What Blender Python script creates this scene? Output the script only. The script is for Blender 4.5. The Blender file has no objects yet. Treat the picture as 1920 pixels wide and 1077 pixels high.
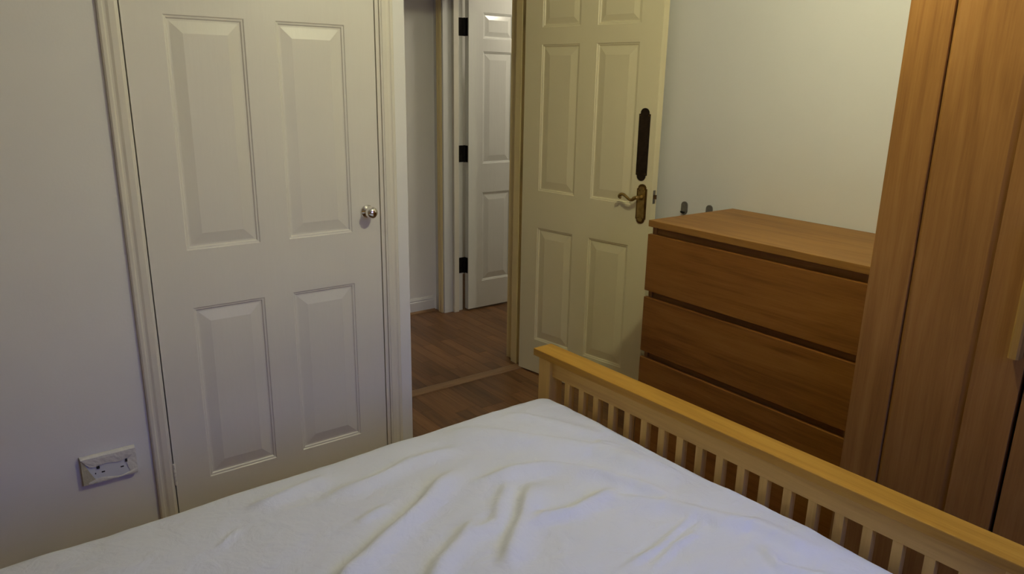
import bpy, bmesh, math, random
import numpy as np
from mathutils import Vector, Matrix

random.seed(7)
sc = bpy.context.scene
COL = sc.collection

# ------------------------------------------------------------------ camera
CAM_POS = (-0.4141, -2.3607, 1.4867)
YAW, PITCH, ROLL, FPX = math.radians(36.868), math.radians(15.692), math.radians(1.0263), 1381.06
cd = bpy.data.cameras.new('camera')
cd.sensor_width = 36.0
cd.lens = FPX / 1920.0 * 36.0
cd.clip_start = 0.02
cam = bpy.data.objects.new('camera', cd)
COL.objects.link(cam)
_f = Vector((math.sin(YAW) * math.cos(PITCH), math.cos(YAW) * math.cos(PITCH), -math.sin(PITCH)))
_r = Vector((math.cos(YAW), -math.sin(YAW), 0))
_u = _r.cross(_f)
_r2 = math.cos(ROLL) * _r + math.sin(ROLL) * _u
_u2 = -math.sin(ROLL) * _r + math.cos(ROLL) * _u
cam.matrix_world = Matrix(((_r2.x, _u2.x, -_f.x, CAM_POS[0]), (_r2.y, _u2.y, -_f.y, CAM_POS[1]),
                           (_r2.z, _u2.z, -_f.z, CAM_POS[2]), (0, 0, 0, 1)))
sc.camera = cam

# ------------------------------------------------------------------ light
SKY_RGB = (0.6, 1.15, 5.2)   # blue sky above the horizon, seen through the window behind the camera
GROUND_RGB = (1.25, 1.05, 1.35)   # gardens and houses up to and a little above the horizon
LAMP_POS, LAMP_RGB = (1.0, -1.35, 2.2), (600.0, 588.0, 390.0)   # bulb of the bedroom pendant
FAR_RGB = (34.0, 31.0, 25.0)   # lamp of the room beyond the hall
EXPOSURE = 0.0
w = bpy.data.worlds.new('sky'); sc.world = w; w.use_nodes = True
_nt = w.node_tree; bg = _nt.nodes['Background']
_tc = _nt.nodes.new('ShaderNodeTexCoord'); _sx = _nt.nodes.new('ShaderNodeSeparateXYZ'); _rp = _nt.nodes.new('ShaderNodeMapRange')
_mx = _nt.nodes.new('ShaderNodeMix'); _mx.data_type = 'RGBA'
_rp.inputs['From Min'].default_value = 0.08; _rp.inputs['From Max'].default_value = 0.40
_nt.links.new(_tc.outputs['Generated'], _sx.inputs[0]); _nt.links.new(_sx.outputs['Z'], _rp.inputs['Value'])
_nt.links.new(_rp.outputs[0], _mx.inputs[0]); _nt.links.new(_mx.outputs[2], bg.inputs[0])
_mx.inputs[6].default_value = (*GROUND_RGB, 1); _mx.inputs[7].default_value = (*SKY_RGB, 1)
WX0, WX1, WZ0, WZ1, WY = 0.15, 1.45, 0.95, 2.05, -3.0    # window opening in the rear wall
pl = bpy.data.lights.new('window_portal', 'AREA'); pl.shape = 'RECTANGLE'
pl.size, pl.size_y = WX1 - WX0, WZ1 - WZ0
pl.cycles.is_portal = True
po = bpy.data.objects.new('window_portal', pl); COL.objects.link(po)
po.location = ((WX0 + WX1) / 2, WY - 0.13, (WZ0 + WZ1) / 2)
po.rotation_euler = (math.radians(90), 0, 0)              # -Z of the light points to +Y, into the room
vs = sc.view_settings
vs.view_transform = 'Standard'; vs.look = 'None'; vs.gamma = 1.0; vs.use_curve_mapping = False
vs.exposure = EXPOSURE

# ------------------------------------------------------------------ materials
def new_mat(name):
    m = bpy.data.materials.new(name); m.use_nodes = True
    nt = m.node_tree
    return m, nt, nt.nodes['Principled BSDF']

def N(nt, t, **kw):
    n = nt.nodes.new(t)
    for k, v in kw.items():
        if k in n.inputs: n.inputs[k].default_value = v
        else: setattr(n, k, v)
    return n

def ramp(nt, stops):
    r = nt.nodes.new('ShaderNodeValToRGB')
    els = r.color_ramp.elements
    while len(els) < len(stops): els.new(0.5)
    for e, (p, c) in zip(els, stops): e.position = p; e.color = (*c, 1)
    return r

def paint(name, col, rough, bump=0.15, scale=90.0, mottle=0.03, stretch=(1, 1, 1), spec=0.5):
    m, nt, b = new_mat(name)
    tc = N(nt, 'ShaderNodeTexCoord'); mp = N(nt, 'ShaderNodeMapping'); mp.inputs['Scale'].default_value = stretch
    nt.links.new(tc.outputs['Object'], mp.inputs['Vector'])
    n1 = N(nt, 'ShaderNodeTexNoise', Scale=scale, Detail=4.0)
    n2 = N(nt, 'ShaderNodeTexNoise', Scale=3.0, Detail=3.0)
    nt.links.new(mp.outputs[0], n1.inputs['Vector']); nt.links.new(tc.outputs['Object'], n2.inputs['Vector'])
    r = ramp(nt, [(0.3, tuple(c * (1 - mottle) for c in col)), (0.7, tuple(min(1, c * (1 + mottle)) for c in col))])
    nt.links.new(n2.outputs['Fac'], r.inputs[0]); nt.links.new(r.outputs[0], b.inputs['Base Color'])
    bp = N(nt, 'ShaderNodeBump', Strength=bump, Distance=0.002)
    nt.links.new(n1.outputs['Fac'], bp.inputs['Height']); nt.links.new(bp.outputs[0], b.inputs['Normal'])
    b.inputs['Roughness'].default_value = rough
    b.inputs['Specular IOR Level'].default_value = spec
    return m

def wood(name, dark, mid, light, axis, rough=0.45, fine=1.0, figure=1.0, island=0.0, objrand=0.0, spec=0.4):
    """Grain running along local axis 0/1/2."""
    m, nt, b = new_mat(name)
    tc = N(nt, 'ShaderNodeTexCoord'); oi = N(nt, 'ShaderNodeObjectInfo'); ge = N(nt, 'ShaderNodeNewGeometry')
    off = N(nt, 'ShaderNodeVectorMath', operation='SCALE'); off.inputs[0].default_value = (37.0, 53.0, 71.0)
    rs = N(nt, 'ShaderNodeMath', operation='ADD')
    nt.links.new(oi.outputs['Random'], rs.inputs[0]); nt.links.new(ge.outputs['Random Per Island'], rs.inputs[1])
    nt.links.new(rs.outputs[0], off.inputs['Scale'])
    add = N(nt, 'ShaderNodeVectorMath', operation='ADD')
    nt.links.new(tc.outputs['Object'], add.inputs[0]); nt.links.new(off.outputs[0], add.inputs[1])
    def noise(along, across, detail, dist):
        s = [across] * 3; s[axis] = along
        mp = N(nt, 'ShaderNodeMapping'); mp.inputs['Scale'].default_value = s
        nt.links.new(add.outputs[0], mp.inputs['Vector'])
        n = N(nt, 'ShaderNodeTexNoise', Scale=1.0, Detail=detail, Distortion=dist)
        nt.links.new(mp.outputs[0], n.inputs['Vector'])
        return n
    a = noise(1.3, 16 * figure, 5.0, 1.2)
    f = noise(9.0, 220 * fine, 3.0, 0.2)
    mx = N(nt, 'ShaderNodeMath', operation='MULTIPLY_ADD'); mx.inputs[1].default_value = 0.72
    k = N(nt, 'ShaderNodeMath', operation='MULTIPLY'); k.inputs[1].default_value = 0.28
    nt.links.new(f.outputs['Fac'], k.inputs[0])
    nt.links.new(a.outputs['Fac'], mx.inputs[0]); nt.links.new(k.outputs[0], mx.inputs[2])
    r = ramp(nt, [(0.30, dark), (0.5, mid), (0.72, light)])
    nt.links.new(mx.outputs[0], r.inputs[0])
    last = r.outputs[0]
    if island or objrand:
        src = ge.outputs['Random Per Island'] if island else oi.outputs['Random']
        amt = island or objrand
        mr = N(nt, 'ShaderNodeMapRange'); mr.inputs['To Min'].default_value = 1 - amt; mr.inputs['To Max'].default_value = 1 + amt
        nt.links.new(src, mr.inputs['Value'])
        hs = N(nt, 'ShaderNodeHueSaturation')
        nt.links.new(mr.outputs[0], hs.inputs['Value']); nt.links.new(last, hs.inputs['Color'])
        last = hs.outputs[0]
    nt.links.new(last, b.inputs['Base Color'])
    bp = N(nt, 'ShaderNodeBump', Strength=0.12, Distance=0.0008)
    nt.links.new(f.outputs['Fac'], bp.inputs['Height']); nt.links.new(bp.outputs[0], b.inputs['Normal'])
    b.inputs['Roughness'].default_value = rough
    b.inputs['Specular IOR Level'].default_value = spec
    return m

def metal(name, col, rough, metallic=1.0, wear=0.1):
    m, nt, b = new_mat(name)
    tc = N(nt, 'ShaderNodeTexCoord'); n = N(nt, 'ShaderNodeTexNoise', Scale=60.0, Detail=4.0)
    nt.links.new(tc.outputs['Object'], n.inputs['Vector'])
    r = ramp(nt, [(0.35, tuple(c * (1 - wear) for c in col)), (0.65, tuple(min(1, c * (1 + wear)) for c in col))])
    nt.links.new(n.outputs['Fac'], r.inputs[0]); nt.links.new(r.outputs[0], b.inputs['Base Color'])
    b.inputs['Metallic'].default_value = metallic; b.inputs['Roughness'].default_value = rough
    return m

def emitter(name, col, strength):
    m, nt, b = new_mat(name)
    b.inputs['Base Color'].default_value = (0.9, 0.9, 0.9, 1)
    b.inputs['Emission Color'].default_value = (*col, 1); b.inputs['Emission Strength'].default_value = strength
    return m

M = dict(
    dark_wall=paint('darkened_unseen_wall', (0.30, 0.24, 0.18), 0.8, 0.1, 120, 0.02, spec=0.2),  # unseen walls coloured dark to cut bounce light in the room
    wall=paint('wall_emulsion', (0.80, 0.785, 0.745), 0.75, 0.12, 120, 0.015, spec=0.3),
    ceiling=paint('ceiling_emulsion', (0.82, 0.81, 0.78), 0.85, 0.1, 120, 0.01, spec=0.2),
    door=paint('cream_gloss_paint', (0.765, 0.735, 0.645), 0.38, 0.25, 40, 0.02, (1, 1, 0.12)),
    yellow_door=paint('yellow_gloss_paint', (0.86, 0.775, 0.50), 0.38, 0.25, 40, 0.02, (1, 1, 0.12)),  # yellower than the closet door paint
    yellow_trim=paint('yellow_trim_paint', (0.88, 0.72, 0.36), 0.4, 0.2, 50, 0.03, (1, 1, 0.15)),  # yellower than the closet frame paint
    hall_wall=paint('hall_emulsion', (0.88, 0.865, 0.81), 0.75, 0.12, 120, 0.015, spec=0.3),
    oak_front=wood('oak_veneer_drawer_shaded', (0.14, 0.049, 0.008), (0.235, 0.092, 0.016), (0.30, 0.130, 0.026), 1, spec=0.15),  # oak veneer darkened to offset excess light on the drawer fronts
    hall_door=paint('white_gloss_paint', (0.78, 0.78, 0.74), 0.16, 0.35, 40, 0.02, (1, 1, 0.12)),
    trim=paint('cream_trim_paint', (0.755, 0.715, 0.605), 0.4, 0.2, 50, 0.03, (1, 1, 0.15)),
    white_trim=paint('white_trim_paint', (0.80, 0.79, 0.76), 0.35, 0.2, 50, 0.02),
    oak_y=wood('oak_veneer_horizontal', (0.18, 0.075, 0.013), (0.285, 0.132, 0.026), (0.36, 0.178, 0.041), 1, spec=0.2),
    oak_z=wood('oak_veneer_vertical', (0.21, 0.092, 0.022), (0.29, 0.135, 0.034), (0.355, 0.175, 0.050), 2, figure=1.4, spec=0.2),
    handle_wood=wood('oak_handle', (0.26, 0.135, 0.025), (0.34, 0.19, 0.038), (0.42, 0.24, 0.055), 2, figure=1.4, spec=0.25),
    oak_dark=wood('oak_veneer_edge_shadow', (0.13, 0.058, 0.016), (0.17, 0.078, 0.022), (0.2, 0.094, 0.028), 1),
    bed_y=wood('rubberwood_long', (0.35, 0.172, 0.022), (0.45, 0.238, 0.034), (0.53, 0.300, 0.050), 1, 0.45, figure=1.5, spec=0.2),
    bed_z=wood('rubberwood_upright_lit', (0.55, 0.330, 0.085), (0.67, 0.425, 0.120), (0.76, 0.50, 0.155), 2, 0.45, figure=1.5, spec=0.25),  # wood lightened to make up for light missing on posts and slats
    bed_front=wood('rubberwood_crossbar_lit', (0.50, 0.29, 0.075), (0.63, 0.385, 0.105), (0.72, 0.46, 0.14), 1, 0.45, figure=1.5, spec=0.25),  # lightened in colour because the crossbar front gets too little light
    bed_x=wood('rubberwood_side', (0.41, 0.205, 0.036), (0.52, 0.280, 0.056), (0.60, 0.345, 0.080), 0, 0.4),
    plank=wood('laminate_strip', (0.13, 0.056, 0.019), (0.21, 0.098, 0.036), (0.275, 0.138, 0.055), 1, 0.34, 0.5, 1.2, spec=0.35, objrand=0.24),
    plank_rest=wood('laminate_strip_field', (0.13, 0.056, 0.019), (0.21, 0.098, 0.036), (0.275, 0.138, 0.055), 1, 0.34, 0.5, 1.2, spec=0.35, island=0.24),
    strip=wood('threshold_oak', (0.25, 0.14, 0.065), (0.33, 0.19, 0.09), (0.39, 0.24, 0.12), 0, 0.4),
    joint=paint('dark_joint', (0.03, 0.018, 0.01), 0.8),
    chrome=metal('chrome', (0.82, 0.80, 0.77), 0.07, wear=0.02),
    brass=metal('antique_brass', (0.42, 0.29, 0.10), 0.34, wear=0.2),
    brass_dark=metal('darkened_brass', (0.17, 0.10, 0.035), 0.42, wear=0.3),
    bronze=metal('dark_bronze', (0.030, 0.018, 0.010), 0.42, 0.6, wear=0.3),
    black=metal('black_hinge_metal', (0.012, 0.010, 0.009), 0.45, 0.6, wear=0.4),
    steel=metal('dull_steel', (0.22, 0.20, 0.17), 0.35, wear=0.3),
    hook=metal('grey_adhesive_plate', (0.15, 0.135, 0.115), 0.55, 0.0, wear=0.15),
    hole=paint('socket_hole', (0.02, 0.02, 0.02), 0.8),
    plate=paint('white_plastic', (0.72, 0.74, 0.76), 0.4, 0.02),
    tape=paint('masking_tape', (0.74, 0.72, 0.64), 0.7, 0.5, 260, 0.05),
    tape_glue=paint('stained_tape_end', (0.52, 0.49, 0.34), 0.65, 0.5, 260, 0.15),
    bulb=emitter('bulb_glow', LAMP_RGB, 1.0),
    far_bulb=emitter('far_lamp_glow', FAR_RGB, 1.0),
    plastic=paint('white_fitting', (0.8, 0.8, 0.78), 0.4, 0.02),
)

# white cotton sheet
def sheet_mat():
    m, nt, b = new_mat('white_cotton_sheet')
    tc = N(nt, 'ShaderNodeTexCoord')
    n1 = N(nt, 'ShaderNodeTexNoise', Scale=9.0, Detail=6.0, Distortion=0.8)
    n2 = N(nt, 'ShaderNodeTexNoise', Scale=900.0, Detail=2.0)
    nt.links.new(tc.outputs['Object'], n1.inputs['Vector']); nt.links.new(tc.outputs['Object'], n2.inputs['Vector'])
    n3 = N(nt, 'ShaderNodeTexNoise', Scale=24.0, Detail=5.0, Distortion=1.5)
    nt.links.new(tc.outputs['Object'], n3.inputs['Vector'])
    b0 = N(nt, 'ShaderNodeBump', Strength=0.30, Distance=0.008)
    nt.links.new(n3.outputs['Fac'], b0.inputs['Height'])
    b1 = N(nt, 'ShaderNodeBump', Strength=0.55, Distance=0.014)
    nt.links.new(b0.outputs[0], b1.inputs['Normal'])
    b2 = N(nt, 'ShaderNodeBump', Strength=0.08, Distance=0.001)
    nt.links.new(n1.outputs['Fac'], b1.inputs['Height']); nt.links.new(n2.outputs['Fac'], b2.inputs['Height'])
    nt.links.new(b1.outputs[0], b2.inputs['Normal']); nt.links.new(b2.outputs[0], b.inputs['Normal'])
    b.inputs['Base Color'].default_value = (0.71, 0.735, 0.82, 1)
    b.inputs['Roughness'].default_value = 0.65
    b.inputs['Sheen Weight'].default_value = 0.15
    b.inputs['Specular IOR Level'].default_value = 0.3
    return m
M['sheet'] = sheet_mat()

# ------------------------------------------------------------------ helpers
def obj(name, bm, mat, parent=None, smooth=False, label=None):
    me = bpy.data.meshes.new(name)
    bmesh.ops.recalc_face_normals(bm, faces=bm.faces[:])
    bm.to_mesh(me); bm.free()
    me.materials.append(M[mat] if isinstance(mat, str) else mat)
    if smooth:
        for p in me.polygons: p.use_smooth = True
    o = bpy.data.objects.new(name, me); COL.objects.link(o)
    if parent: o.parent = parent
    if label: o['label'] = label
    return o

def thing(name, label, cat, loc=(0, 0, 0), rz=0.0, group=None, kind=None):
    o = bpy.data.objects.new(name, None); COL.objects.link(o)
    o.empty_display_size = 0.1
    o.location = loc; o.rotation_euler = (0, 0, rz)
    return tag(o, label, cat, group, kind)

def tag(o, label, cat, group=None, kind=None):
    o['label'] = label; o['category'] = cat
    if group: o['group'] = group
    if kind: o['kind'] = kind
    return o

def add_box(bm, x0, x1, y0, y1, z0, z1, bevel=0.0, seg=2):
    vs_ = [bm.verts.new((x, y, z)) for x in (x0, x1) for y in (y0, y1) for z in (z0, z1)]
    q = [(0, 1, 3, 2), (4, 6, 7, 5), (0, 4, 5, 1), (2, 3, 7, 6), (0, 2, 6, 4), (1, 5, 7, 3)]
    fs = [bm.faces.new([vs_[i] for i in f]) for f in q]
    if bevel > 0:
        es = list({e for f in fs for e in f.edges})
        bmesh.ops.bevel(bm, geom=es, offset=bevel, segments=seg, profile=0.6, affect='EDGES')
    return bm

def box(x0, x1, y0, y1, z0, z1, bevel=0.0, seg=2):
    return add_box(bmesh.new(), x0, x1, y0, y1, z0, z1, bevel, seg)

def add_extrude(bm, pts, a, b, fn):
    """Closed 2-D outline pts swept from a to b; fn(p, t) -> 3-D point."""
    A = [bm.verts.new(fn(p, a)) for p in pts]; B = [bm.verts.new(fn(p, b)) for p in pts]
    n = len(pts)
    for i in range(n): bm.faces.new((A[i], A[(i + 1) % n], B[(i + 1) % n], B[i]))
    bm.faces.new(A); bm.faces.new(B)
    return bm

def add_lathe(bm, prof, fn, seg=24):
    """prof: (radius, height) list; fn(x, y, h) -> 3-D."""
    rings = []
    for r, h in prof:
        if r < 1e-6: rings.append([bm.verts.new(fn(0, 0, h))])
        else: rings.append([bm.verts.new(fn(r * math.cos(2 * math.pi * k / seg), r * math.sin(2 * math.pi * k / seg), h)) for k in range(seg)])
    for A, B in zip(rings, rings[1:]):
        if len(A) == 1 and len(B) == 1: continue
        for k in range(seg):
            a0, a1 = A[k % len(A)], A[(k + 1) % len(A)]; b0, b1 = B[k % len(B)], B[(k + 1) % len(B)]
            if len(A) == 1: bm.faces.new((a0, b1, b0))
            elif len(B) == 1: bm.faces.new((a0, a1, b0))
            else: bm.faces.new((a0, a1, b1, b0))
    for R in (rings[0], rings[-1]):
        if len(R) > 2: bm.faces.new(R)
    return bm

def add_tube(bm, pts, radii, seg=12):
    P = [Vector(p) for p in pts]
    up = Vector((0.02, 1, 0.03)).normalized(); prev = None
    for i, p in enumerate(P):
        t = ((P[min(i + 1, len(P) - 1)] - P[max(i - 1, 0)])).normalized()
        s = t.cross(up).normalized(); u = s.cross(t)
        ring = [bm.verts.new(p + radii[i] * (math.cos(2 * math.pi * k / seg) * s + math.sin(2 * math.pi * k / seg) * u)) for k in range(seg)]
        if prev:
            for k in range(seg): bm.faces.new((prev[k], prev[(k + 1) % seg], ring[(k + 1) % seg], ring[k]))
        else: bm.faces.new(ring)
        prev = ring
    bm.faces.new(prev)
    return bm

def smooth_pts(ctrl, n=8):
    """Catmull-Rom through (x, y, z, r) control points."""
    C = [np.array(c, float) for c in ctrl]; C = [2 * C[0] - C[1]] + C + [2 * C[-1] - C[-2]]
    out = []
    for i in range(1, len(C) - 2):
        for k in range(n):
            t = k / n
            out.append(0.5 * ((2 * C[i]) + (C[i + 1] - C[i - 1]) * t + (2 * C[i - 1] - 5 * C[i] + 4 * C[i + 1] - C[i + 2]) * t * t
                              + (-C[i - 1] + 3 * C[i] - 3 * C[i + 1] + C[i + 2]) * t ** 3))
    out.append(C[-2])
    return [tuple(o[:3]) for o in out], [float(o[3]) for o in out]

def struct(name, bm, mat, label, cat):
    return tag(obj(name, bm, mat), label, cat, kind='structure')

# ------------------------------------------------------------------ room shell
CEIL = 2.38
XB = 2.05        # right wall, behind the chest
YD0, YD1 = 0.57, 0.74   # wall with the bedroom doorway
XH = -1.12       # wall behind the bed head
bm = bmesh.new()   # wall with the closet door and the return of the closet
add_box(bm, XH, -0.030, 0.0, 0.10, 0, CEIL)
add_box(bm, -0.030, 0.792, 0.0, 0.10, 2.010, CEIL)
add_box(bm, 0.792, 0.876, 0.0, 0.10, 0, CEIL)
add_box(bm, 0.792, 0.876, 0.10, YD0, 0, CEIL)
struct('wall_left', bm, 'wall', 'white painted wall around the closed closet door', 'wall')
bm = bmesh.new()
add_box(bm, XH, 1.06, YD0, YD1, 0, CEIL)
add_box(bm, 1.06, 1.912, YD0, YD1, 2.02, CEIL)
add_box(bm, 1.912, 2.35, YD0, YD1, 0, CEIL)
struct('wall_front', bm, 'wall', 'white wall around the open bedroom doorway', 'wall')
struct('wall_right', box(XB, XB + 0.12, WY, YD0, 0, CEIL), 'wall', 'cream lit wall behind the chest and the wardrobe', 'wall')
struct('wall_back', box(XH - 0.12, XH, WY, YD0, 0, CEIL), 'dark_wall', 'brown wall behind the head of the bed', 'wall')
bm = bmesh.new()
add_box(bm, XH - .12, WX0, WY - 0.14, WY, 0, CEIL); add_box(bm, WX1, XB + .12, WY - 0.14, WY, 0, CEIL)
add_box(bm, WX0, WX1, WY - 0.14, WY, 0, WZ0); add_box(bm, WX0, WX1, WY - 0.14, WY, WZ1, CEIL)
struct('wall_rear', bm, 'dark_wall', 'brown wall with the window behind the viewer', 'wall')
struct('ceiling', box(XH - .12, 3.5, WY - .14, 2.5, CEIL, CEIL + 0.1), 'ceiling', 'white painted ceiling over bedroom and hall', 'ceiling')
# window frame
win = thing('window_1', 'white framed window behind the viewer', 'window', (WX0, WY - 0.10, WZ0), kind='structure')
ww, wh = WX1 - WX0, WZ1 - WZ0
bm = bmesh.new()
for a in ((0, ww, 0, 0.05), (0, ww, wh - 0.05, wh)): add_box(bm, a[0], a[1], 0, 0.06, a[2], a[3])
for a in ((0, 0.05), (ww / 2 - 0.03, ww / 2 + 0.03), (ww - 0.05, ww)): add_box(bm, a[0], a[1], 0.002, 0.058, 0.05, wh - 0.05)
obj('window_frame', bm, 'white_trim', win)
obj('window_sill', box(-0.03, ww + 0.03, 0.06, 0.20, -0.03, -0.001, 0.006), 'white_trim', win)
# hall beyond
YH = 1.716
XR0, XR1 = 2.012, 2.145
struct('wall_hall_far', box(-1.2, XR1, YH, YH + 0.1, 0, CEIL), 'hall_wall', 'white wall across the hall seen through the doorway', 'wall')
bm = bmesh.new()
add_box(bm, XR0, XR1, 1.632, YH, 0, CEIL); add_box(bm, XR0, XR1, YD1, 0.80, 0, CEIL); add_box(bm, XR0, XR1, 0.80, 1.632, 2.02, CEIL)
struct('wall_hall_right', bm, 'hall_wall', 'hall wall with the further doorway in it', 'wall')
struct('wall_hall_left', box(-1.3, -1.2, YD1, YH + .1, 0, CEIL), 'hall_wall', 'white end wall of the hall', 'wall')
bm = bmesh.new()
add_box(bm, XR1, 3.5, 2.4, 2.5, 0, CEIL); add_box(bm, 3.4, 3.5, -0.4, 2.4, 0, CEIL); add_box(bm, XB + .12, 3.5, -0.5, -0.4, 0, CEIL)
add_box(bm, XR1 - .1, XR1, YH + .1, 2.5, 0, CEIL); add_box(bm, XB + .12, XB + .2, -0.4, YD0, 0, CEIL)
struct('wall_far_room', bm, 'hall_wall', 'white walls of the room beyond the hall door', 'wall')

# ------------------------------------------------------------------ floor
fl = struct('floor', box(XH - .12, 3.5, WY - .14, 2.5, -0.08, -0.0065), 'joint', 'brown laminate floor of bedroom and hall laid in narrow strips', 'floor')
SW, GAP = 0.066, 0.0008
strip_mesh = {}
def strip_obj(x0, y0, y1):
    ln = round(y1 - y0, 2)
    if ln not in strip_mesh:
        b_ = box(0, SW - GAP, 0, ln - GAP, -0.006, 0.0)
        bmesh.ops.recalc_face_normals(b_, faces=b_.faces[:])
        me = bpy.data.meshes.new('plank'); b_.to_mesh(me); b_.free(); me.materials.append(M['plank'])
        strip_mesh[ln] = me
    o = bpy.data.objects.new('plank', strip_mesh[ln]); COL.objects.link(o)
    o.location = (x0, y0, 0); o.parent = fl
rest = bmesh.new()
def lay(xa, xb, ya, yb, sx, sy):
    """Strips along Y from ya to yb; those in the seen window are objects of their own, the others join into one field."""
    n = int(round((xb - xa) / SW))
    for i in range(n):
        x0 = xa + i * SW
        y = ya
        first = True
        while y < yb - 0.02:
            ln = random.choice((0.28, 0.36, 0.44, 0.52)) * (random.choice((0.4, 0.6, 0.8, 1.0)) if first else 1)
            first = False
            ln = round(ln, 2)
            if yb - y - ln < 0.12: ln = round(yb - y, 2)
            if sx[0] <= x0 <= sx[1] and y + ln > sy[0] and y < sy[1]: strip_obj(x0, y, y + ln)
            else: add_box(rest, x0, x0 + SW - GAP, y, y + ln - GAP, -0.006, 0.0)
            y += ln
lay(XH, 2.048, WY, 0.57, (0.72, 2.0), (-0.55, 0.57))
lay(-1.2, 2.168, 0.61, 1.72, (1.08, 2.14), (0.61, 1.72))
lay(2.166, 3.42, 0.61, 2.4, (2.1, 2.45), (0.9, 1.62))
rp = obj('plank_field', rest, 'plank_rest', fl); rp['kind'] = 'stuff'

# threshold strip in the doorway
th = bmesh.new()
add_extrude(th, [(0.553, 0.0005), (0.556, 0.006), (0.565, 0.009), (0.600, 0.009), (0.610, 0.006), (0.613, 0.0005)], 1.088, 1.884, lambda p, t: (t, p[0], p[1]))
struct('trim_1', th, 'strip', 'pale oak threshold strip across the bedroom doorway', 'threshold strip')

# ------------------------------------------------------------------ trim profiles
ARCH = [(0, 0), (0, 0.009), (0.004, 0.0125), (0.012, 0.013), (0.016, 0.0105), (0.021, 0.0108), (0.028, 0.0135), (0.043, 0.0140), (0.046, 0.0118), (0.050, 0.0108), (0.050, 0)]
def architrave(bm, outer, inner_dir, z1, place):
    """upright: outline offset along inner_dir from outer; place(u, out, z)."""
    add_extrude(bm, ARCH, 0.0, z1, lambda p, t: place(outer + inner_dir * p[0], p[1], t))
# closet frame: architraves and lining
cf = thing('trim_2', 'cream moulded frame around the closed closet door', 'door frame', (0, 0, 0), kind='structure')
b1 = bmesh.new(); architrave(b1, -0.058, 1, 2.04, lambda u, o, z: (u, -o, z)); obj('architrave', b1, 'trim', cf)
b1 = bmesh.new(); architrave(b1, 0.828, -1, 2.04, lambda u, o, z: (u, -o, z)); obj('architrave', b1, 'trim', cf)
b1 = bmesh.new(); add_extrude(b1, ARCH, -0.058, 0.828, lambda p, t: (t, -p[1], 2.042 + 0.05 - p[0])); obj('architrave', b1, 'trim', cf)
b1 = bmesh.new()
add_box(b1, -0.0295, -0.0045, -0.004, 0.0995, 0, 2.009); add_box(b1, 0.7645, 0.7915, -0.004, 0.0995, 0, 2.009)
add_box(b1, -0.0044, 0.7644, 0.042, 0.0995, 1.986, 2.009); add_box(b1, -0.0044, 0.012, 0.044, 0.06, 0, 1.986); add_box(b1, 0.750, 0.7644, 0.044, 0.06, 0, 1.986)
obj('lining', b1, 'trim', cf)
# bedroom door frame
bf = thing('trim_3', 'cream frame of the open bedroom doorway', 'door frame', (0, 0, 0), kind='structure')
b1 = bmesh.new()
add_box(b1, 1.884, 1.9115, 0.566, 0.745, 0, 2.02, 0.002); add_box(b1, 1.0605, 1.088, 0.566, 0.745, 0, 2.02, 0.002)
add_box(b1, 1.088, 1.884, 0.566, 0.745, 1.992, 2.0195)
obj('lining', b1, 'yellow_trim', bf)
b1 = bmesh.new()
add_box(b1, 1.858, 1.8838, 0.622, 0.672, 0, 1.992, 0.003); add_box(b1, 1.0882, 1.112, 0.622, 0.672, 0, 1.992, 0.003)
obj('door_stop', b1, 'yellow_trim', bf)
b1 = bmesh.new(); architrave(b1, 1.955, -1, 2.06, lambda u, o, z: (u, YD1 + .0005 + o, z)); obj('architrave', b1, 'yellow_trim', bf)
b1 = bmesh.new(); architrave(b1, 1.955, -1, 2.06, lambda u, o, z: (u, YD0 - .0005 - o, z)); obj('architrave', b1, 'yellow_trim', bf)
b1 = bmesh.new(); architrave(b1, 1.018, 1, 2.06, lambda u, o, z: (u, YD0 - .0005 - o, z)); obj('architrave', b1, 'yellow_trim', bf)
# hall door frame
hf = thing('trim_4', 'cream frame of the further doorway in the hall', 'door frame', (0, 0, 0), kind='structure')
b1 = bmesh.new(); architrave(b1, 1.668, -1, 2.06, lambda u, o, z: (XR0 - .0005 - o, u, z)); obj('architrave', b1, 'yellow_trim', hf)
b1 = bmesh.new(); add_box(b1, XR0 - 0.004, XR1 + 0.004, 1.602, 1.6315, 0, 2.02, 0.002); add_box(b1, XR0 - .004, XR1 + .004, 0.8005, 0.83, 0, 2.02, 0.002)
add_box(b1, XR0 - .004, XR1 + .004, 0.83, 1.602, 1.992, 2.0195); obj('lining', b1, 'hall_door', hf)
b1 = bmesh.new(); add_box(b1, 2.070, 2.106, 1.578, 1.6018, 0, 1.992, 0.003); add_box(b1, 2.070, 2.106, 0.8302, 0.852, 0, 1.992, 0.003); obj('door_stop', b1, 'trim', hf)

# baseboards
BASE = [(0, 0.018), (0.006, 0.004), (0.016, 0.0), (0.016, 0.012), (0.016, 0.075), (0.012, 0.082), (0.012, 0.090), (0.005, 0.100), (0, 0.100)]
BASE = [(0, 0.0), (0.016, 0.0), (0.016, 0.072), (0.012, 0.076), (0.013, 0.083), (0.006, 0.098), (0, 0.100)]
def base(name, a, b, fn, label, mat='white_trim'):
    b_ = bmesh.new(); add_extrude(b_, BASE, a, b, fn); return struct(name, b_, mat, label, 'baseboard')
hb = base('baseboard_hall', -1.19, 1.985, lambda p, t: (t, YH - .0005 - p[0], p[1] + 0.001), 'white moulded skirting board along the far hall wall')
b_ = bmesh.new(); add_extrude(b_, [(0, 0.0002), (0.014, 0.0002), (0.012, 0.008), (0.003, 0.014), (0, 0.014)], -1.19, 1.99, lambda p, t: (t, YH - .017 - p[0], p[1]))
obj('beading', b_, 'strip', hb, label='brown wooden beading at the foot of the skirting')
base('baseboard_right', WY + .02, 0.548, lambda p, t: (XB - .0005 - p[0], t, p[1] + .001), 'white skirting board behind the chest of drawers')

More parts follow.
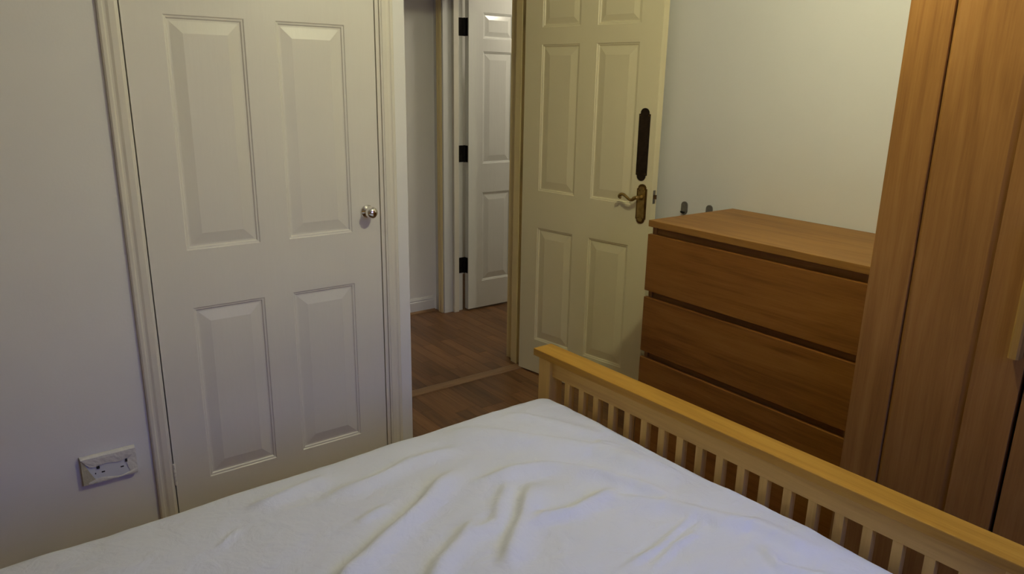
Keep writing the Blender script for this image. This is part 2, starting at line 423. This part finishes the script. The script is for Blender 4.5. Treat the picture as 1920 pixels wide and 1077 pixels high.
# ------------------------------------------------------------------ six-panel doors
DW, DH, DT = 0.762, 1.981, 0.040
PX = [(0.107, 0.333), (DW - 0.333, DW - 0.107)]
PZ = [(0.189, 0.780), (0.965, 1.650), (1.725, 1.875)]
LOOPS = [(0.0, 0.0), (0.003, 0.003), (0.0075, 0.0036), (0.011, 0.0075), (0.016, 0.0075), (0.050, 0.0010)]
def panel_bm(x0, x1, z0, z1):
    bm = bmesh.new(); prev = None
    for o, dpt in LOOPS:
        k = min(1.0, (z1 - z0) / 0.3) if o > 0.02 else 1
        o = o * max(k, 0.8)
        ring = [bm.verts.new(v) for v in ((x0 + o, dpt, z0 + o), (x1 - o, dpt, z0 + o), (x1 - o, dpt, z1 - o), (x0 + o, dpt, z1 - o))]
        if prev:
            for i in range(4): bm.faces.new((prev[i], prev[(i + 1) % 4], ring[(i + 1) % 4], ring[i]))
        prev = ring
    bm.faces.new(prev)
    ring = [bm.verts.new(v) for v in ((x0, 0.02, z0), (x1, 0.02, z0), (x1, 0.02, z1), (x0, 0.02, z1))]   # closed back, inside the leaf
    bm.faces.new(ring)
    fr = bm.verts[:4]; 
    bm.verts.ensure_lookup_table()
    fr = [bm.verts[i] for i in range(4)]
    for i in range(4): bm.faces.new((fr[i], fr[(i + 1) % 4], ring[(i + 1) % 4], ring[i]))
    return bm
def leaf_bm():
    bm = bmesh.new()
    xs = [0, PX[0][0], PX[0][1], PX[1][0], PX[1][1], DW]
    zs = [0.008, PZ[0][0], PZ[0][1], PZ[1][0], PZ[1][1], PZ[2][0], PZ[2][1], DH]
    V = {(i, j): bm.verts.new((x, 0, z)) for i, x in enumerate(xs) for j, z in enumerate(zs)}
    for i in range(5):
        for j in range(7):
            if i in (1, 3) and j in (1, 3, 5): continue
            bm.faces.new((V[i, j], V[i + 1, j], V[i + 1, j + 1], V[i, j + 1]))
    B = [bm.verts.new(v) for v in ((0, DT, zs[0]), (DW, DT, zs[0]), (DW, DT, DH), (0, DT, DH))]
    bm.faces.new(B)
    low = [V[i, 0] for i in range(6)]; top = [V[i, 7] for i in range(6)]
    lf = [V[0, j] for j in range(8)]; rt = [V[5, j] for j in range(8)]
    bm.faces.new(low + [B[1], B[0]]); bm.faces.new(top + [B[2], B[3]])
    bm.faces.new(lf + [B[3], B[0]]); bm.faces.new(rt + [B[2], B[1]])
    return bm
def six_panel_door(name, label, loc, rz, mat):
    t = thing(name, label, 'door', loc, rz, kind='structure')
    obj('door_leaf', leaf_bm(), mat, t)
    for (x0, x1) in PX:
        for (z0, z1) in PZ: obj('panel', panel_bm(x0, x1, z0, z1), mat, t)
    return t

d1 = six_panel_door('door_1', 'closed white six-panel closet door with a chrome knob', (0, 0, 0), 0, 'door')
kb = obj('door_knob', add_lathe(bmesh.new(), [(0, 0), (0.0225, 0), (0.0235, 0.003), (0.021, 0.006), (0.014, 0.009), (0.0095, 0.014), (0.0095, 0.018),
      (0.0145, 0.021), (0.0195, 0.028), (0.0214, 0.036), (0.0203, 0.044), (0.0163, 0.0507), (0.009, 0.0545), (0, 0.0557)], lambda x, y, h: (0.712 + x, -h - 0.0002, 1.034 + y), 32), 'chrome', d1, True, 'small round chrome knob')
for zc in (0.235, 1.75):
    hk = bmesh.new()
    for k in range(5): add_lathe(hk, [(0.0045, zc - 0.0375 + k * 0.0151), (0.0045, zc - 0.0375 + k * 0.0151 + 0.0138)], lambda x, y, h: (-0.0015 + x, -0.0055 + y, h), 10)
    add_box(hk, -0.0012, -0.0002, -0.004, 0.030, zc - 0.0375, zc + 0.0375)
    obj('hinge', hk, 'door', d1)

HX, HY, HA = 1.8377, 0.5701, math.radians(-80.524)
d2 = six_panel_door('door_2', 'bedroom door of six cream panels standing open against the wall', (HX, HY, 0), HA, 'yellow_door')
# finger plate
def rounded_plate(w_, zb, zt, lobe_w, lobe_h, xc, n=10):
    """Outline of a plate with a round lobe at each end."""
    pts = []
    h = w_ / 2; l = lobe_w / 2
    pts += [(xc - h, zb + lobe_h), (xc - l, zb + lobe_h)] if lobe_h else []
    pts += [(xc - l * math.cos(math.pi * k / n), zb + lobe_h - lobe_h * math.sin(math.pi * k / n) ** 0.8) for k in range(1, n)]
    pts += [(xc + l, zb + lobe_h), (xc + h, zb + lobe_h), (xc + h, zt - lobe_h), (xc + l, zt - lobe_h)]
    pts += [(xc + l * math.cos(math.pi * k / n), zt - lobe_h + lobe_h * math.sin(math.pi * k / n) ** 0.8) for k in range(1, n)]
    pts += [(xc - l, zt - lobe_h), (xc - h, zt - lobe_h)]
    return pts
fp = bmesh.new()
add_extrude(fp, rounded_plate(0.056, 1.075, 1.383, 0.044, 0.0245, 0.704), 0.0001, 0.0030, lambda p, t: (p[0], -t, p[1]))
fpo = obj('finger_plate', fp, 'bronze', d2, label='long dark bronze plate with rounded ends')
for (x, z) in ((0.682, 1.352), (0.726, 1.352), (0.682, 1.106), (0.726, 1.106)):
    obj('screw', add_lathe(bmesh.new(), [(0.003, 0.003), (0.003, 0.0042), (0, 0.0048)], lambda a, b, h, x=x, z=z: (x + a, -h, z + b), 10), 'brass_dark', fpo)
hp = bmesh.new()
add_extrude(hp, rounded_plate(0.050, 0.888, 1.062, 0.040, 0.020, 0.7145), 0.0001, 0.0045, lambda p, t: (p[0], -t, p[1]))
hpo = obj('handle_plate', hp, 'brass_dark', d2, label='antique brass backplate below the finger plate')
hp = bmesh.new()
add_extrude(hp, rounded_plate(0.036, 0.898, 1.052, 0.028, 0.016, 0.7145), 0.0046, 0.0072, lambda p, t: (p[0], -t, p[1]))
obj('plate_field', hp, 'brass', hpo)
for (x, z) in ((0.705, 1.034), (0.724, 1.034), (0.705, 0.914), (0.724, 0.914)):
    obj('screw', add_lathe(bmesh.new(), [(0.0028, 0.0072), (0.0028, 0.0080), (0, 0.0084)], lambda a, b, h, x=x, z=z: (x + a, -h, z + b), 10), 'brass_dark', hpo)
lv = bmesh.new()
SX, SZ = 0.7145, 1.006
add_lathe(lv, [(0.0105, 0.0073), (0.0115, 0.012), (0.0085, 0.015), (0.0075, 0.030), (0.0095, 0.033), (0.0095, 0.040), (0.006, 0.0485), (0, 0.050)], lambda a, b, h: (SX + a, -h, SZ + b), 20)
P_, R_ = smooth_pts([(SX, -0.041, SZ, 0.0075), (0.7035, -0.0425, SZ - 0.003, 0.0088), (0.694, -0.043, SZ - 0.0105, 0.0072), (0.680, -0.043, SZ - 0.0115, 0.0062), (0.664, -0.043, SZ - 0.003, 0.0062),
                     (0.648, -0.043, SZ + 0.0065, 0.0066), (0.634, -0.043, SZ + 0.0065, 0.0072), (0.6255, -0.043, SZ - 0.001, 0.0078), (0.6285, -0.043, SZ - 0.0075, 0.0068), (0.634, -0.043, SZ - 0.006, 0.0040)], 6)
add_tube(lv, P_, R_, 12)
obj('lever_handle', lv, 'brass', d2, True, 'scrolled antique brass lever')
lt = bmesh.new(); add_box(lt, DW + 0.0001, DW + 0.0018, 0.012, 0.028, 0.980, 1.038)
lto = obj('latch_plate', lt, 'steel', d2, label='worn steel latch plate on the door edge')
obj('latch_bolt', add_extrude(bmesh.new(), [(0.014, DW + 0.0018), (0.027, DW + 0.0018), (0.027, DW + 0.010), (0.023, DW + 0.011)], 1.000, 1.018, lambda p, t: (p[1], p[0], t)), 'brass_dark', lto)
for zc in (0.30, 1.03, 1.78):
    hk = bmesh.new(); add_lathe(hk, [(0.005, zc - 0.0375), (0.005, zc + 0.0375)], lambda x, y, h: (-0.004 + x, DT + 0.004 + y, h), 10)
    add_box(hk, -0.0016, -0.0002, 0.006, DT + 0.002, zc - 0.0375, zc + 0.0375)
    obj('hinge', hk, 'black', d2)

d3 = six_panel_door('door_3', 'white gloss panelled door beyond the hall with black hinges', (2.166, 1.560, 0.004), 0, 'hall_door')
for zc in (0.305, 1.030, 1.788):
    hk = bmesh.new()
    add_box(hk, -0.0022, -0.0002, 0.008, DT - 0.001, zc - 0.052, zc + 0.052)          # leaf on the door edge
    add_box(hk, 2.112 - 2.166, -0.012, DT - 0.0002, DT + 0.0016, zc - 0.052, zc + 0.052)  # leaf on the frame
    add_lathe(hk, [(0.0055, zc - 0.053), (0.0055, zc + 0.053)], lambda x, y, h: (-0.0085 + x, DT - 0.005 + y, h), 12)
    obj('hinge', hk, 'black', d3, label='black butt hinge')

# ------------------------------------------------------------------ wardrobe
WX, WYL, WTOP = 1.44, -1.432, 2.02
wd = thing('wardrobe', 'tall oak veneer wardrobe with panelled doors, right of the chest', 'wardrobe', (WX, WYL, 0))
DWD, NG = 0.380, 0.0085         # door width, gap between doors
TOT = 3 * DWD + 2 * NG
dep = 0.592
obj('side_panel', box(0.024, dep, -0.018, -0.0005, 0.06, WTOP - 0.03, 0.001), 'oak_z', wd)
obj('side_panel', box(0.024, dep, -TOT + 0.0005, -TOT + 0.018, 0.06, WTOP - 0.03, 0.001), 'oak_z', wd)
obj('top_panel', box(0.0, dep, -TOT - 0.004, 0.004, WTOP - 0.029, WTOP, 0.002), 'oak_y', wd)
obj('plinth', box(0.035, dep, -TOT + 0.001, -0.001, 0.0005, 0.059), 'oak_y', wd)
obj('back_panel', box(dep - 0.008, dep - 0.001, -TOT + 0.019, -0.019, 0.06, WTOP - 0.031), 'oak_z', wd)
obj('floor_board', box(0.03, dep - 0.01, -TOT + 0.019, -0.019, 0.0605, 0.078), 'oak_y', wd)
for k in (1, 2): obj('divider', box(0.040, dep - 0.01, -k * (DWD + NG) - 0.006, -k * (DWD + NG) + 0.012, 0.079, WTOP - 0.031), 'joint', wd)
for k in range(3):
    y1 = -k * (DWD + NG); y0 = y1 - DWD
    z0, z1 = 0.064, WTOP - 0.033
    dr = obj('door', box(0.0, 0.022, y1 - 0.1015, y1 - 0.0005, z0, z1, 0.0015), 'oak_z', wd)     # the left stile carries the door
    st = bmesh.new(); add_extrude(st, [(0.0, y0), (0.0, y0 + 0.1003), (0.001, y0 + 0.1013), (0.022, y0 + 0.1013), (0.022, y0)], z0, z1, lambda p, t: (p[0], p[1], t))
    obj('right_stile', st, 'oak_z', dr)
    cp = bmesh.new(); add_extrude(cp, [(0.0105, y0 + 0.1014), (0.0030, y0 + 0.117), (0.0030, y1 - 0.112), (0.0085, y1 - 0.1030), (0.021, y1 - 0.1030), (0.021, y0 + 0.1014)], z0, z1, lambda p, t: (p[0], p[1], t))
    obj('centre_panel', cp, 'oak_z', dr)
    yc = y0 + 0.017 if k != 1 else y0 + 0.017
    hd = bmesh.new()
    add_extrude(hd, [(-0.001, yc - 0.011), (-0.026, yc - 0.011), (-0.030, yc - 0.007), (-0.030, yc + 0.007), (-0.026, yc + 0.011), (-0.001, yc + 0.011)], 0.905, 1.205, lambda p, t: (p[0], p[1], t))
    obj('handle', hd, 'handle_wood', dr, label='slim upright wooden bar handle')

# ------------------------------------------------------------------ chest of drawers
CX, CY, CWD = 1.562, -0.545, 0.833
ch = thing('chest_of_drawers', 'four-drawer oak veneer chest with bare top beside the open door', 'chest of drawers', (CX, CY, 0))
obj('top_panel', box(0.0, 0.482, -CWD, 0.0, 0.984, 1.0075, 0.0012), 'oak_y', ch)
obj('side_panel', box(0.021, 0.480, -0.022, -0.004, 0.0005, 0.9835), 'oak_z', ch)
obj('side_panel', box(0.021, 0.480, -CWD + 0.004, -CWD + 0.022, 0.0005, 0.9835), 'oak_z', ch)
obj('back_panel', box(0.472, 0.479, -CWD + 0.0225, -0.0225, 0.02, 0.9835), 'oak_y', ch)
obj('plinth', box(0.045, 0.060, -CWD + 0.0225, -0.0225, 0.0005, 0.035), 'oak_y', ch)
for k in range(4):
    zt = 0.956 - 0.2372 * k; zb = zt - 0.2112
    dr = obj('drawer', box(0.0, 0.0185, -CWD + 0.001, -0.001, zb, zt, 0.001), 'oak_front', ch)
    bb = bmesh.new()
    add_box(bb, 0.0192, 0.45, -CWD + 0.032, -0.032, zb + 0.02, zb + 0.03)
    add_box(bb, 0.0192, 0.034, -CWD + 0.032, -0.032, zb + 0.03, zt - 0.03)
    add_box(bb, 0.44, 0.45, -CWD + 0.032, -0.032, zb + 0.03, zt - 0.03)
    add_box(bb, 0.034, 0.44, -CWD + 0.032, -CWD + 0.044, zb + 0.03, zt - 0.03); add_box(bb, 0.034, 0.44, -0.044, -0.032, zb + 0.03, zt - 0.03)
    obj('drawer_box', bb, 'oak_y', dr)
    obj('front_rail', box(0.026, 0.060, -CWD + 0.0225, -0.0225, zt - 0.012, zt + 0.0265), 'oak_y', ch)

# ------------------------------------------------------------------ bed
BR = math.atan2(-0.0251, -0.9997)
BED = (0.995, -0.604, 0.0)
bed = thing('bed_frame', 'light wooden slatted bed frame with a low slatted footboard', 'bed', BED, BR)
L = 1.44
obj('top_rail', box(-0.076, 0.0, 0.0, L, 0.626, 0.650, 0.0025), 'bed_y', bed)
for s in (0.018, L - 0.071): obj('post', box(-0.066, -0.010, s, s + 0.053, 0.0005, 0.6255, 0.002), 'bed_z', bed)
obj('upper_crossbar', box(-0.049, -0.022, 0.0712, L - 0.0712, 0.568, 0.6255, 0.0015), 'bed_front', bed)
obj('lower_crossbar', box(-0.049, -0.022, 0.0712, L - 0.0712, 0.215, 0.275, 0.0015), 'bed_front', bed)
slat0 = None
for k in range(19):
    if slat0 is None:
        slat0 = obj('slat', box(-0.046, -0.025, 0, 0.022, 0.2752, 0.5678, 0.001), 'bed_z', bed); o = slat0
    else:
        o = slat0.copy(); COL.objects.link(o); o.parent = bed
    o.location = (0, 0.129 + 0.0645 * k, 0)
for s in (0.026, L - 0.051): obj('side_rail', box(-0.0095, 1.96, s, s + 0.025, 0.18, 0.292, 0.002), 'bed_x', bed)
for s in (0.018, L - 0.071): obj('post', box(1.961, 2.017, s, s + 0.053, 0.0005, 1.0, 0.002), 'bed_z', bed)
obj('headboard_rail', box(1.951, 2.027, 0.0, L, 1.0005, 1.0245, 0.0025), 'bed_y', bed)
obj('headboard_panel', box(1.975, 2.000, 0.0712, L - 0.0712, 0.45, 1.000, 0.0015), 'bed_y', bed)
for k in range(12):
    e = 0.06 + k * 0.16
    obj('base_slat', box(e, e + 0.07, 0.0515, L - 0.0515, 0.268, 0.284), 'bed_y', bed)

MS0, MS1, ME0, ME1, MZ0, MZ1 = 0.050, 1.392, -0.0065, 1.905, 0.296, 0.526
mt = tag(obj('mattress', box(ME0 + 0.02, ME1 - 0.02, MS0 + 0.02, MS1 - 0.02, 0.286, MZ1 - 0.03, 0.03), 'plate'), 'white mattress hidden under the fitted sheet', 'mattress')
mt.location = BED; mt.rotation_euler = (0, 0, BR)

FOLDS = [  # (height, half width, points (s, e)) of the creases seen on the sheet
 (0.016, 0.022, [(0.60, 1.02), (0.547, 0.941), (0.529, 0.916), (0.504, 0.858), (0.467, 0.796), (0.439, 0.733), (0.4, 0.654), (0.353, 0.586), (0.335, 0.55), (0.312, 0.487)]),
 (0.010, 0.020, [(0.254, 0.871), (0.24, 0.784), (0.231, 0.679), (0.209, 0.582), (0.215, 0.497), (0.222, 0.412)]),
 (0.009, 0.020, [(0.181, 1.003), (0.164, 0.907), (0.143, 0.777)]),
 (0.013, 0.022, [(0.396, 0.548), (0.404, 0.461), (0.404, 0.386), (0.423, 0.332), (0.455, 0.289), (0.501, 0.258), (0.548, 0.23), (0.633, 0.193), (0.785, 0.156)]),
 (0.015, 0.034, [(0.09, 0.463), (0.159, 0.368), (0.252, 0.29), (0.345, 0.217), (0.437, 0.147), (0.557, 0.112), (0.709, 0.06)]),
 (0.014, 0.020, [(0.472, 0.382), (0.533, 0.459), (0.582, 0.507), (0.62, 0.56), (0.671, 0.618), (0.716, 0.666)]),
 (0.008, 0.018, [(0.439, 0.436), (0.499, 0.512), (0.562, 0.571), (0.572, 0.658)]),
 (0.012, 0.016, [(0.625, 0.233), (0.627, 0.331), (0.628, 0.399), (0.606, 0.465), (0.623, 0.532)]),
 (0.011, 0.026, [(0.63, 0.354), (0.642, 0.299), (0.672, 0.258), (0.734, 0.205), (0.795, 0.18), (0.849, 0.155), (0.913, 0.114), (1.011, 0.099), (1.11, 0.065)]),
 (0.007, 0.018, [(0.098, 0.233), (0.168, 0.173), (0.247, 0.132), (0.352, 0.092), (0.442, 0.099)]),
 (0.005, 0.007, [(0.214, 0.047), (0.351, 0.038), (0.437, 0.036), (0.532, 0.030), (0.6, 0.034), (0.689, 0.042), (0.831, 0.032), (0.959, 0.020), (1.16, 0.018)]),
 (0.005, 0.006, [(0.851, 0.479), (0.844, 0.346), (0.808, 0.196), (0.841, 0.176)]),
 (0.005, 0.006, [(0.859, 0.187), (0.858, 0.305), (0.883, 0.4), (0.891, 0.44)]),
 (0.004, 0.006, [(0.851, 0.307), (0.848, 0.253), (0.842, 0.185)]),
 (0.004, 0.007, [(0.296, 1.105), (0.245, 1.038)]),
 (0.006, 0.012, [(0.386, 0.832), (0.359, 0.729)]),
 (0.012, 0.018, [(0.68, 0.83), (0.61, 0.749), (0.57, 0.674), (0.536, 0.619), (0.533, 0.588)]),
 (0.005, 0.008, [(0.42, 0.14), (0.50, 0.095), (0.60, 0.075), (0.70, 0.055)]),
 (0.005, 0.008, [(0.40, 0.115), (0.46, 0.075), (0.54, 0.055)]),
 (0.006, 0.014, [(0.96, 0.16), (1.04, 0.20), (1.10, 0.16), (1.18, 0.14)]),
 (0.007, 0.016, [(0.98, 0.36), (1.05, 0.30), (1.10, 0.22)]),
]
def vnoise(x, y, seed):
    """smooth value noise in 2-D"""
    rng = np.random.RandomState(seed); T = rng.rand(64, 64)
    xi = np.floor(x).astype(int); yi = np.floor(y).astype(int); fx = x - xi; fy = y - yi
    fx = fx * fx * (3 - 2 * fx); fy = fy * fy * (3 - 2 * fy)
    g = lambda a, b: T[a % 64, b % 64]
    return (g(xi, yi) * (1 - fx) + g(xi + 1, yi) * fx) * (1 - fy) + (g(xi, yi + 1) * (1 - fx) + g(xi + 1, yi + 1) * fx) * fy - 0.5

def fold_height(s, e):
    h = np.zeros_like(s)
    for hh, wd_, pts in FOLDS:
        P = np.array(pts); seglen = np.linalg.norm(np.diff(P, axis=0), axis=1); cum = np.r_[0, np.cumsum(seglen)]
        best = np.full(s.shape, 9.0); tb = np.zeros_like(s); side = np.zeros_like(s)
        for i in range(len(P) - 1):
            a, b = P[i], P[i + 1]; d = b - a; l2 = d @ d
            t = np.clip(((s - a[0]) * d[0] + (e - a[1]) * d[1]) / l2, 0, 1)
            dx = s - (a[0] + t * d[0]); dy = e - (a[1] + t * d[1]); dist = np.hypot(dx, dy)
            m = dist < best
            best = np.where(m, dist, best); side = np.where(m, dx - 0.35 * dy, side); tb = np.where(m, (cum[i] + t * seglen[i]) / cum[-1], tb)
        taper = np.clip(np.minimum(tb, 1 - tb) / 0.22, 0, 1); taper = taper * taper * (3 - 2 * taper)
        wob = 1 + 0.35 * vnoise(s * 9 + 3, e * 9 + 1, 5)
        sg = np.clip(side / (0.3 * best + 1e-6), -1, 1) * 0.5 + 0.5          # 1 on the side towards the window
        wv = wd_ * wob * (0.80 + 0.75 * sg)
        g = np.exp(-(best / wv) ** 2) - 0.3 * np.exp(-(best / (2.2 * wv)) ** 2)
        h += 1.65 * hh * taper * g
    return h

# sheet: fine rounded box, creased on top
def sheet_mesh():
    step = 0.0075; r = 0.048
    ex = np.arange(ME0, ME1 + step * 0.5, step); ss = np.arange(MS0, MS1 + step * 0.5, step); ex[-1] = ME1; ss[-1] = MS1
    zz = np.linspace(MZ0, MZ1, 22)
    bm = bmesh.new(); idx = {}
    ne, ns, nz = len(ex), len(ss), len(zz)
    def v(i, j, k):
        if (i, j, k) not in idx: idx[i, j, k] = bm.verts.new((ex[i], ss[j], zz[k]))
        return idx[i, j, k]
    for i in range(ne - 1):
        for j in range(ns - 1): bm.faces.new((v(i, j, nz - 1), v(i, j + 1, nz - 1), v(i + 1, j + 1, nz - 1), v(i + 1, j, nz - 1)))
    for k in range(nz - 1):
        for i in range(ne - 1):
            bm.faces.new((v(i, 0, k), v(i, 0, k + 1), v(i + 1, 0, k + 1), v(i + 1, 0, k)))
            bm.faces.new((v(i, ns - 1, k), v(i + 1, ns - 1, k), v(i + 1, ns - 1, k + 1), v(i, ns - 1, k + 1)))
        for j in range(ns - 1):
            bm.faces.new((v(0, j, k), v(0, j + 1, k), v(0, j + 1, k + 1), v(0, j, k + 1)))
            bm.faces.new((v(ne - 1, j, k), v(ne - 1, j, k + 1), v(ne - 1, j + 1, k + 1), v(ne - 1, j + 1, k)))
    bm.verts.ensure_lookup_table()
    C = np.array([q.co[:] for q in bm.verts])
    e, s, z = C[:, 0], C[:, 1], C[:, 2]
    # round edges and corners
    rr = np.array([r, r, r])
    lo = np.array([ME0, MS0, MZ0 - 1]) + rr; hi = np.array([ME1, MS1, MZ1]) - rr
    inn = np.clip(C, lo, hi); dv = C - inn; ln = np.linalg.norm(dv, axis=1); k = ln > r
    C[k] = inn[k] + dv[k] / ln[k][:, None] * r
    top = np.clip((C[:, 2] - (MZ1 - 0.05)) / 0.05, 0, 1)
    edge = np.minimum(np.minimum(s - MS0, MS1 - s), 0.08) / 0.08
    de = np.minimum(np.minimum(e - ME0, ME1 - e), 0.03) / 0.03
    h = fold_height(s, e) * np.clip(edge, 0.1, 1) * np.clip(de, 0.15, 1)
    wx, wy = s + 0.05 * vnoise(s * 8, e * 8, 11), e + 0.05 * vnoise(s * 8, e * 8, 12)
    rdg = lambda q: (0.5 - np.abs(q)) * 2 - 0.5
    h += 0.010 * vnoise(s * 3.1, e * 3.1, 1) + 0.0050 * vnoise(wx * 9, wy * 7, 2) + 0.0022 * vnoise(wx * 24, wy * 20, 3)
    h += 0.0022 * np.clip(rdg(vnoise(wx * 13 + wy * 5, wy * 9 - wx * 6, 8)), 0, 1) + 0.0010 * rdg(vnoise(wx * 38, wy * 30, 4))
    h += 0.007 * vnoise(e * 7, e * 0 + 3, 9) * np.clip(1 - (s - MS0) / 0.10, 0, 1)
    # crown: lower towards the long edges
    h -= 0.012 * np.clip(1 - (s - MS0) / 0.20, 0, 1) ** 2
    C[:, 2] += h * top
    # sides: shallow ripples
    sd = 1 - top
    C[:, 1] += np.where(s < MS0 + 0.001, -1, np.where(s > MS1 - 0.001, 1, 0)) * 0.006 * (vnoise(e * 6, z * 8, 6) - 0.1) * sd
    for q, c in zip(bm.verts, C): q.co = c
    return bm
sh = tag(obj('fitted_sheet', sheet_mesh(), 'sheet', None, True), 'creased white fitted sheet stretched over the bed mattress', 'bed sheet')
sh.location = BED; sh.rotation_euler = (0, 0, BR)

# ------------------------------------------------------------------ wall socket under masking tape
so = thing('wall_socket', 'white double wall socket half covered in masking tape, low beside closet door', 'socket', (-0.181, 0, 0.327))
hw, hh = 0.073, 0.043
obj('back_box', box(-hw, hw, -0.010, -0.0003, -hh, hh, 0.002), 'plate', so)
obj('face_plate', box(-hw + 0.004, hw - 0.004, -0.0125, -0.0102, -hh + 0.004, hh - 0.004, 0.001), 'plate', so)
def tape_patch(outline_fn, nu, nv, seed, amp=0.0012):
    """Crumpled strip: outline_fn(u, v) -> (x, y, z)."""
    rng = random.Random(seed); bm = bmesh.new(); V = {}
    for a in range(nu + 1):
        for b in range(nv + 1):
            x, y, z = outline_fn(a / nu, b / nv)
            V[a, b] = bm.verts.new((x, y - rng.random() * amp, z + rng.uniform(-0.5, 0.5) * amp))
    for a in range(nu):
        for b in range(nv): bm.faces.new((V[a, b], V[a + 1, b], V[a + 1, b + 1], V[a, b + 1]))
    r = bmesh.ops.extrude_face_region(bm, geom=bm.faces[:])
    for q in [g for g in r['geom'] if isinstance(g, bmesh.types.BMVert)]: q.co.y += 0.0005
    return bm
def flap_top(u, v):       # from the wall over the top edge, down across the face
    x = -hw - 0.003 + u * (2 * hw + 0.004)
    x += (0.030 * (1 - u) ** 3 - 0.020 * u ** 3) * max(0, v - 0.3)
    if v < 0.25: return (x, -0.002 - v / 0.25 * 0.012, hh + 0.004 - v * 0.008)
    return (x, -0.0142 - 0.0015 * math.sin(v * 3), hh + 0.002 - (v - 0.25) / 0.75 * (0.034 - 0.010 * (u - 0.5) ** 2 + 0.003 * math.sin(u * 11)))
obj('masking_tape', tape_patch(flap_top, 18, 6, 3), 'tape', so, label='strip of masking tape folded over the top edge')
def flap_left(u, v):
    wdt = 0.010 + 0.030 * (1 - v)
    return (-hw - 0.002 + u * wdt * (0.4 + 0.6 * (1 - v) + 0.2 * v), -0.0136 - 0.0006 * math.sin(v * 6), -hh - 0.001 + v * (2 * hh - 0.004))
obj('masking_tape', tape_patch(flap_left, 4, 8, 4, 0.0009), 'tape_glue', so, label='yellowed tape end on the left edge')
def flap_bottom(u, v):
    return (-hw + 0.012 + u * (2 * hw - 0.011), -0.0134 - 0.0012 * math.sin(v * 3), -hh - 0.002 + v * (0.010 + 0.005 * math.sin(u * 7) + 0.012 * max(0, u - 0.6)))
obj('masking_tape', tape_patch(flap_bottom, 16, 3, 5, 0.001), 'tape', so, label='creased strip of masking tape along the bottom edge')
def flap_right(u, v):
    return (hw + 0.002 - u * (0.018 + 0.010 * math.sin(v * 3)), -0.0130 - 0.0005 * math.sin(v * 5), -hh + 0.002 + v * (2 * hh - 0.006))
obj('masking_tape', tape_patch(flap_right, 4, 8, 6, 0.0009), 'tape', so)
for (x, z, w_, h_) in ((-0.031, 0.006, 0.008, 0.009), (0.046, 0.006, 0.006, 0.009), (-0.019, -0.013, 0.009, 0.004), (0.033, -0.012, 0.009, 0.004), (-0.040, -0.013, 0.003, 0.004)):
    obj('pin_hole', box(x - w_ / 2, x + w_ / 2, -0.0152 if z > 0 else -0.0131, -0.0126, z - h_ / 2, z + h_ / 2), 'hole', so)

# ------------------------------------------------------------------ adhesive hooks on the right wall
def capsule(w_, h_, n=8):
    r = w_ / 2; pts = []
    for cx, cz, a0 in ((0, h_ / 2 - r, 0), (0, -h_ / 2 + r, math.pi)):
        pts += [(cx + r * math.cos(a0 + math.pi * k / n), cz + r * math.sin(a0 + math.pi * k / n)) for k in range(n + 1)]
    return pts
def wall_hook(y, z, label):
    t = thing('wall_hook', label, 'hook', (XB, y, z), group='grey hooks stuck on the wall above the chest')
    b_ = bmesh.new(); add_extrude(b_, capsule(0.032, 0.056), -0.0002, -0.006, lambda p, q: (q, p[0], p[1])); obj('back_plate', b_, 'hook', t)
    b_ = bmesh.new(); add_extrude(b_, [(-0.0062, -0.020), (-0.018, -0.020), (-0.021, -0.013), (-0.019, -0.012), (-0.016, -0.0155), (-0.0062, -0.0155)], -0.007, 0.007, lambda p, q: (p[0], q, p[1]))
    obj('hook_lip', b_, 'black', t)
wall_hook(-0.297, 0.973, 'grey rounded wall hook nearest the open door')
wall_hook(-0.429, 0.976, 'grey rounded wall hook half hidden by the chest top')

# ------------------------------------------------------------------ lamps
lp = thing('pendant_lamp', 'bare bulb pendant hanging from the bedroom ceiling', 'lamp', (LAMP_POS[0], LAMP_POS[1], CEIL))
obj('ceiling_rose', add_lathe(bmesh.new(), [(0.045, -0.0005), (0.045, -0.012), (0.02, -0.024), (0, -0.025)], lambda x, y, h: (x, y, h), 24), 'plastic', lp, True)
zl = LAMP_POS[2] - CEIL
obj('flex', add_lathe(bmesh.new(), [(0.003, -0.024), (0.003, zl + 0.085)], lambda x, y, h: (x, y, h), 8), 'plastic', lp)
obj('lamp_holder', add_lathe(bmesh.new(), [(0.008, zl + 0.088), (0.016, zl + 0.078), (0.018, zl + 0.045), (0.014, zl + 0.043)], lambda x, y, h: (x, y, h), 16), 'plastic', lp, True)
obj('bulb', add_lathe(bmesh.new(), [(0.013, zl + 0.042), (0.020, zl + 0.028), (0.030, zl + 0.008), (0.030, zl - 0.010), (0.022, zl - 0.027), (0.010, zl - 0.034), (0, zl - 0.035)], lambda x, y, h: (x, y, h), 20), 'bulb', lp, True)
fl2 = thing('ceiling_lamp', 'round ceiling lamp in the room beyond the hall', 'lamp', (2.85, 0.95, CEIL))
obj('diffuser', add_lathe(bmesh.new(), [(0.14, -0.012), (0.13, -0.045), (0.08, -0.07), (0, -0.078)], lambda x, y, h: (x, y, h), 28), 'far_bulb', fl2, True)
obj('lamp_base', add_lathe(bmesh.new(), [(0.15, -0.0005), (0.15, -0.0115)], lambda x, y, h: (x, y, h), 28), 'plastic', fl2)
